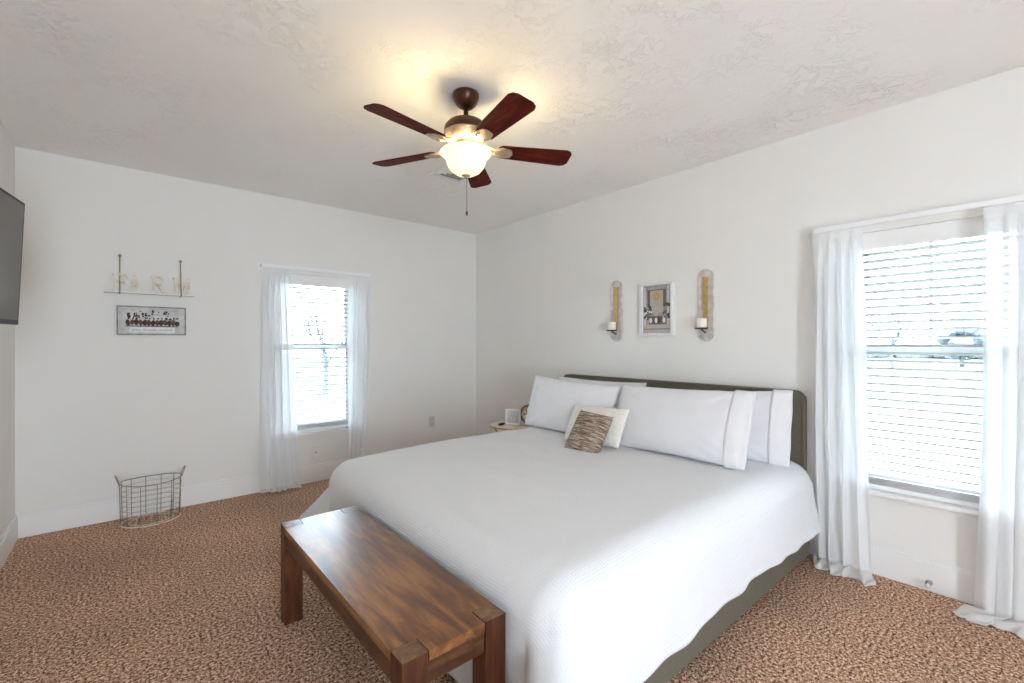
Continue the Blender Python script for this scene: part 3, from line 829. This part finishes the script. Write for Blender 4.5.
for s in (-1, 1):
    b = new(); x = s * A * 1.01
    pts = []
    for k in range(13):
        a = PI * k / 12; pts.append((x + s * .022 * math.sin(a), -.035 * math.cos(a), .293 + .062 * math.sin(a)))
    tube(b, pts, .0032, 8); obj('handle', b, M['wire'], bk)

# ------------------------------------------------------------ television
far_top = Vector((-.340, 2.915)); d2 = Vector((-.155, -.988)).normalized(); tw = .95
cen = far_top + d2 * tw / 2
tv = thing('television', 'black flat television on a swivel arm at the left edge', 'television', (cen.x - .011, cen.y, 1.62), (0, 0, 0))
rotz = math.atan2(d2.y, d2.x)     # local x runs along the screen towards the camera side
tv.rotation_euler = (0, 0, rotz)
# local: x along screen, y normal (which side faces the room?), tilt about x
tl = Matrix.Rotation(math.radians(-2.3), 4, 'X')
hv = .268
b = rbox(-tw / 2, tw / 2, -.030, .006, -hv, hv, .004); o = obj('housing', b, M['black_plastic'], tv); o.matrix_local = tl
b = new(); box(b, -tw / 2 + .018, tw / 2 - .018, .006, .0075, -hv + .020, hv - .014); o = obj('screen', b, M['screen'], tv); o.matrix_local = tl
b = new(); box(b, -.10, .10, -.045, -.030, -.10, .10); tube(b, [(0, -.045, 0), (.10, -.085, 0)], .014, 8)
obj('wall_arm', b, M['black_plastic'], tv)

# ------------------------------------------------------------ right wall decor
def sconce(y, label):
    t = thing('wall_sconce', label, 'candle sconce', (XR, y, 1.54), group='candle wall sconces')
    hw, hz = .056, .257
    def cap(w, z): 
        p = []
        for k in range(17): a = PI * k / 16; p.append((w * math.cos(a), z - w + w * math.sin(a)))
        return p + [(-x, -zz) for x, zz in p]
    b = new(); o_ = cap(hw, hz); prism(b, o_, lambda a, c, d: (d, a, c), -.012, -.0005); obj('backplate', b, M['washed'], t)
    b = new(); tube(b, [(-.014, a, c) for a, c in cap(hw - .004, hz - .004)], .0045, 6, True); obj('rope_border', b, M['washed'], t)
    for zc, rr in ((.215, .026), (-.215, .026)):
        b = new(); tube(b, [(-.0135, rr * math.cos(2 * PI * k / 20), zc - .0 + rr * math.sin(2 * PI * k / 20)) for k in range(20)], .003, 6, True)
        obj('scroll_ring', b, M['washed'], t)
    b = rbox(-.026, -.0125, -.019, .019, -.165, .200, .004); obj('gold_strip', b, M['gold'], t)
    b = new(); lathe(b, [(0, -.113), (.036, -.113), (.046, -.106), (.047, -.103), (.034, -.108), (0, -.108)], (-.078, 0, 0), 28); tube(b, [(-.012, 0, -.135), (-.045, 0, -.130), (-.078, 0, -.112)], .005, 8)
    bmesh.ops.translate(b, vec=(0, 0, -.058), verts=b.verts[:]); obj('candle_dish', b, M['bronze'], t)
    b = new(); lathe(b, [(0, -.1075), (.033, -.1075), (.034, -.10), (.034, -.042), (.031, -.038), (0, -.041)], (-.078, 0, 0), 28)
    tube(b, [(-.078, 0, -.042), (-.077, 0, -.030)], .0012, 5)
    c = obj('pillar_candle', b, M['candle']); c.location = t.location - Vector((0, 0, .058))
    tag(c, 'short ivory pillar candle on the dish of the %s wall sconce' % ('left' if y > 2 else 'right'), 'candle', 'sconce candles')
sconce(1.553, 'oval whitewashed wall sconce with gold strip, right of the framed picture')
sconce(2.322, 'oval whitewashed wall sconce with gold strip, left of the framed picture')
pc = thing('framed_picture', 'white framed picture of a porch door between the two sconces', 'picture', (XR, 1.940, 1.532))
hw, hh = .143, .205
b = new(); f = .020
box(b, -.036, -.0005, -hw, hw, -hh, -hh + f); box(b, -.036, -.0005, -hw, hw, hh - f, hh); box(b, -.036, -.0005, -hw, -hw + f, -hh + f, hh - f); box(b, -.036, -.0005, hw - f, hw, -hh + f, hh - f)
o = obj('frame', b, M['shelf'], pc); bevel_mod(o, .002)
b = new(); box(b, -.014, -.0005, -hw + f, hw - f, -hh + f, hh - f)
obj('print', b, noisy('porch_print', (.28, .25, .24), (.44, .42, .41), 22, .7, 0), pc)
P = lambda a, c, d: (-.014 - d, -a, c)      # a grows to the viewer's right
def rect(b, a0, a1, c0, c1, d, mi): prism(b, [(a0, c0), (a1, c0), (a1, c1), (a0, c1)], P, 0, d, mi)
inks = [mat('ink_' + n, c, .75) for n, c in (('door', (.46, .42, .36)), ('post', (.58, .56, .54)), ('shade', (.14, .12, .12)), ('wreath', (.50, .36, .12)), ('leaf', (.07, .09, .05)), ('red', (.30, .07, .04)), ('step', (.50, .46, .43)), ('white', (.75, .73, .71)))]
b = new()
rect(b, -.085, .075, .02, .155, .0006, 2); rect(b, -.062, .052, -.03, .148, .0009, 0)
rect(b, -.118, -.098, -.12, .18, .0008, 1); rect(b, .085, .105, -.12, .18, .0008, 1)
for (a, c, r) in ((-.005, .10, .034),):
    for seg in arcs(a, c, r * .2, r, 0, 2 * PI, 20): prism(b, seg, P, 0, .0014, 3)
rnd = random.Random(9)
for k in range(46):
    sx = rnd.choice((-1, 1)); a = sx * (.055 + .055 * rnd.random()); c = -.075 + .12 * rnd.random(); r = .006 + .010 * rnd.random()
    prism(b, [(a + r * math.cos(q), c + r * math.sin(q)) for q in (0, 1, 2.1, 3.1, 4.2, 5.3)], P, 0, .0012 + .00003 * k, rnd.choice((4, 4, 7, 2)))
rect(b, -.07, .075, -.115, -.052, .0010, 2)
for k, (a, mi) in enumerate(((-.055, 7), (-.03, 2), (-.008, 7), (.018, 4), (.045, 5), (.06, 7))):
    prism(b, [(a + .013 * math.cos(q), -.085 + .022 * math.sin(q)) for q in (0, .8, 1.6, 2.4, 3.2, 4, 4.8, 5.6)], P, 0, .0026 + .0001 * k, mi)
rect(b, -.118, .118, -.150, -.120, .0010, 6); rect(b, -.118, .118, -.153, -.149, .0014, 2); rect(b, -.118, .118, -.182, -.158, .0010, 6)
obj('porch_image', b, inks, pc)

# ------------------------------------------------------------ nightstand and what stands on it
NX_, NY_, NZ = 2.80, 3.24, .505
ns = thing('nightstand', 'small round side table with cream top and gold rim, in the corner', 'side table', (NX_, NY_, 0))
b = new(); lathe(b, [(0, NZ - .014), (.224, NZ - .014), (.226, NZ - .002), (.224, NZ), (0, NZ)], n=48); obj('table_top', b, M['table_top'], ns)
b = new(); tube(b, [(.230 * math.cos(2 * PI * k / 48), .230 * math.sin(2 * PI * k / 48), NZ - .008) for k in range(48)], .0075, 8, True); obj('rim', b, M['gold'], ns)
for k in range(3):
    a = 2 * PI * k / 3 + .5
    b = new(); tube(b, [(.20 * math.cos(a), .20 * math.sin(a), NZ - .015), (.06 * math.cos(a), .06 * math.sin(a), .26), (.19 * math.cos(a), .19 * math.sin(a), .006)], .008, 8); obj('leg', b, M['gold'], ns)
b = new(); tube(b, [(.062 * math.cos(2 * PI * k / 24), .062 * math.sin(2 * PI * k / 24), .26) for k in range(24)], .005, 6, True); obj('brace_ring', b, M['gold'], ns)
def on_table(px, dist):       # a point on the table seen at picture column px, dist metres ahead
    u = (px - 512) / FPX; return (dist * (.649 + .760 * u), dist * (.760 - .649 * u))
fx, fy = on_table(513, 4.27)
fr = thing('photo_frame', 'small square white photo frame standing on the nightstand', 'photo frame', (fx, fy, NZ), (0, 0, -yaw - .25))
b = new(); s = .072; f = .013; 
for (a0, a1, c0, c1) in ((-s, s, 0, f), (-s, s, 2 * s - f, 2 * s), (-s, -s + f, f, 2 * s - f), (s - f, s, f, 2 * s - f)): box(b, a0, a1, -.008, .008, c0, c1)
obj('frame', b, M['trim'], fr)
b = new(); box(b, -s + f, s - f, -.002, .006, f, 2 * s - f); ph = obj('photo', b, M['print'], fr)
b = new(); box(b, -s + .03, s - .03, -.003, -.0019, f + .012, f + .016); box(b, -.035, -.031, -.003, -.0019, f, f + .045); box(b, .028, .032, -.003, -.0019, f + .02, f + .07); obj('drawing_lines', b, M['ink_grey'], ph)
b = new(); box(b, -.008, .008, .008, .0095, 0, .11); box(b, -.012, .012, .0095, .055, 0, .004); obj('stand', b, M['greywood'], fr)
tx, ty = on_table(501.5, 4.20)
b = new(); bmesh.ops.create_uvsphere(b, u_segments=20, v_segments=12, radius=1)
for v in b.verts: v.co = Vector((v.co.x * .032 * (1 + .2 * v.co.y), v.co.y * .020, (v.co.z + 1) * .013 + .006 * v.co.x))
for fc in b.faces: fc.smooth = True
zmn = min(v.co.z for v in b.verts)
for v in b.verts: v.co.z -= zmn
o = obj('trinket', b, M['dark_item']); o.location = (tx, ty, NZ); o.rotation_euler = (0, 0, -yaw)
tag(o, 'small dark rounded trinket at the left edge of the nightstand', 'trinket')
cx_, cy_ = on_table(529, 4.33)
ck = thing('carved_ornament', 'round carved brown and gold ornament between photo frame and pillow', 'ornament', (cx_, cy_, NZ + .001), (0, 0, -yaw + .15))
r = .082
b = new()
TX = lambda x, y, z: (x, y, z + r + .004)
tube(b, [TX(r * math.cos(2 * PI * k / 36), 0, r * math.sin(2 * PI * k / 36)) for k in range(36)], .010, 8, True)
obj('outer_ring', b, M['carved'], ck)
b = new()
for k in range(7):
    a = 2 * PI * k / 7; c = (.045 * math.cos(a), .045 * math.sin(a))
    tube(b, [TX(c[0] + .022 * math.cos(2 * PI * q / 14), 0, c[1] + .022 * math.sin(2 * PI * q / 14)) for q in range(14)], .0055, 6, True)
tube(b, [TX(.018 * math.cos(2 * PI * q / 14), 0, .018 * math.sin(2 * PI * q / 14)) for q in range(14)], .007, 6, True)
obj('scrollwork', b, M['gold'], ck)
b = new(); box(b, -.045, .045, -.022, .022, 0, .010, bev=.003); obj('foot', b, M['carved'], ck)

# ------------------------------------------------------------ outside the windows
GZ = -.55
bm = new(); box(bm, XR + WT + .05, 140, -60, 60, GZ - .1, GZ); box(bm, -60, XR + WT + .05, YB + WT + .05, 120, GZ - .1, GZ)
g = struct('lawn', bm, M['lawn'])
def bare_tree(x, y, h, seed, label):
    rnd = random.Random(seed); b = new()
    def br(p, d, L, r, lev):
        q = p + d * L * .5 + Vector((rnd.uniform(-1, 1), rnd.uniform(-1, 1), 0)) * L * .05; e = p + d * L
        tube(b, [p, q, e], [r, r * .8, r * .6], 5, caps=False)
        if lev == 0: return
        for k in range(4 if lev > 1 else 5):
            dd = (d + Vector((rnd.uniform(-1, 1), rnd.uniform(-1, 1), rnd.uniform(-.2, .8))) * .75).normalized()
            br(p + d * L * rnd.uniform(.45, 1), dd, L * rnd.uniform(.5, .72), r * .5, lev - 1)
    br(Vector((0, 0, 0)), Vector((0, 0, 1)), h * .4, h * .022, 4)
    o = obj('bare_tree', b, M['bark']); o.location = (x, y, GZ); tag(o, label, 'tree', 'leafless trees outside'); return o
def at(px, dist):
    u = (px - 512) / FPX; return dist * (.649 + .760 * u), dist * (.760 - .649 * u)
x, y = at(893, 30); bare_tree(x, y, 5.6, 1, 'pale leafless tree seen through the left part of the right window')
x, y = at(325, 16); bare_tree(x, y, 4.6, 2, 'pale leafless tree seen through the back window')
x, y = at(962, 34)
b = new(); rnd = random.Random(5)
tube(b, [(0, 0, 0), (0, 0, 1.2)], .15, 8)
tr = thing('leafy_tree', 'pale blue-grey bushy tree through the right part of the right window', 'tree', (x, y, GZ))
obj('trunk', b, M['bark'], tr)
b = new()
for k in range(60):
    a = rnd.random() * 2 * PI; zz = rnd.random(); rad = 1.15 * math.sin(PI * (.15 + .80 * zz)) * rnd.random() ** .5
    p = Vector((rad * math.cos(a), rad * math.sin(a), .8 + 2.7 * zz)); s = rnd.uniform(.28, .5)
    n0 = len(b.verts); bmesh.ops.create_icosphere(b, subdivisions=2, radius=s, matrix=Matrix.Translation(p)); b.verts.ensure_lookup_table()
    for v in b.verts[n0:]: v.co += (v.co - p) * (.5 * noise.noise(v.co * 4))
obj('foliage', b, M['needles'], tr)
b = new()
for k in range(70):
    p = Vector((70 + rnd.uniform(-2, 2), -34 + 1.3 * k * .9, GZ + .7)); bmesh.ops.create_icosphere(b, subdivisions=2, radius=rnd.uniform(.9, 1.3), matrix=Matrix.Translation(p))
for v in b.verts: v.co.z = GZ + max(-.02, (v.co.z - GZ) * .8 + .25 * noise.noise(v.co * 1.5))
tag(obj('hedgerow', b, M['needles']), 'low pale hedgerow along the far edge of the lawn', 'hedge')
bpy.context.view_layer.update()
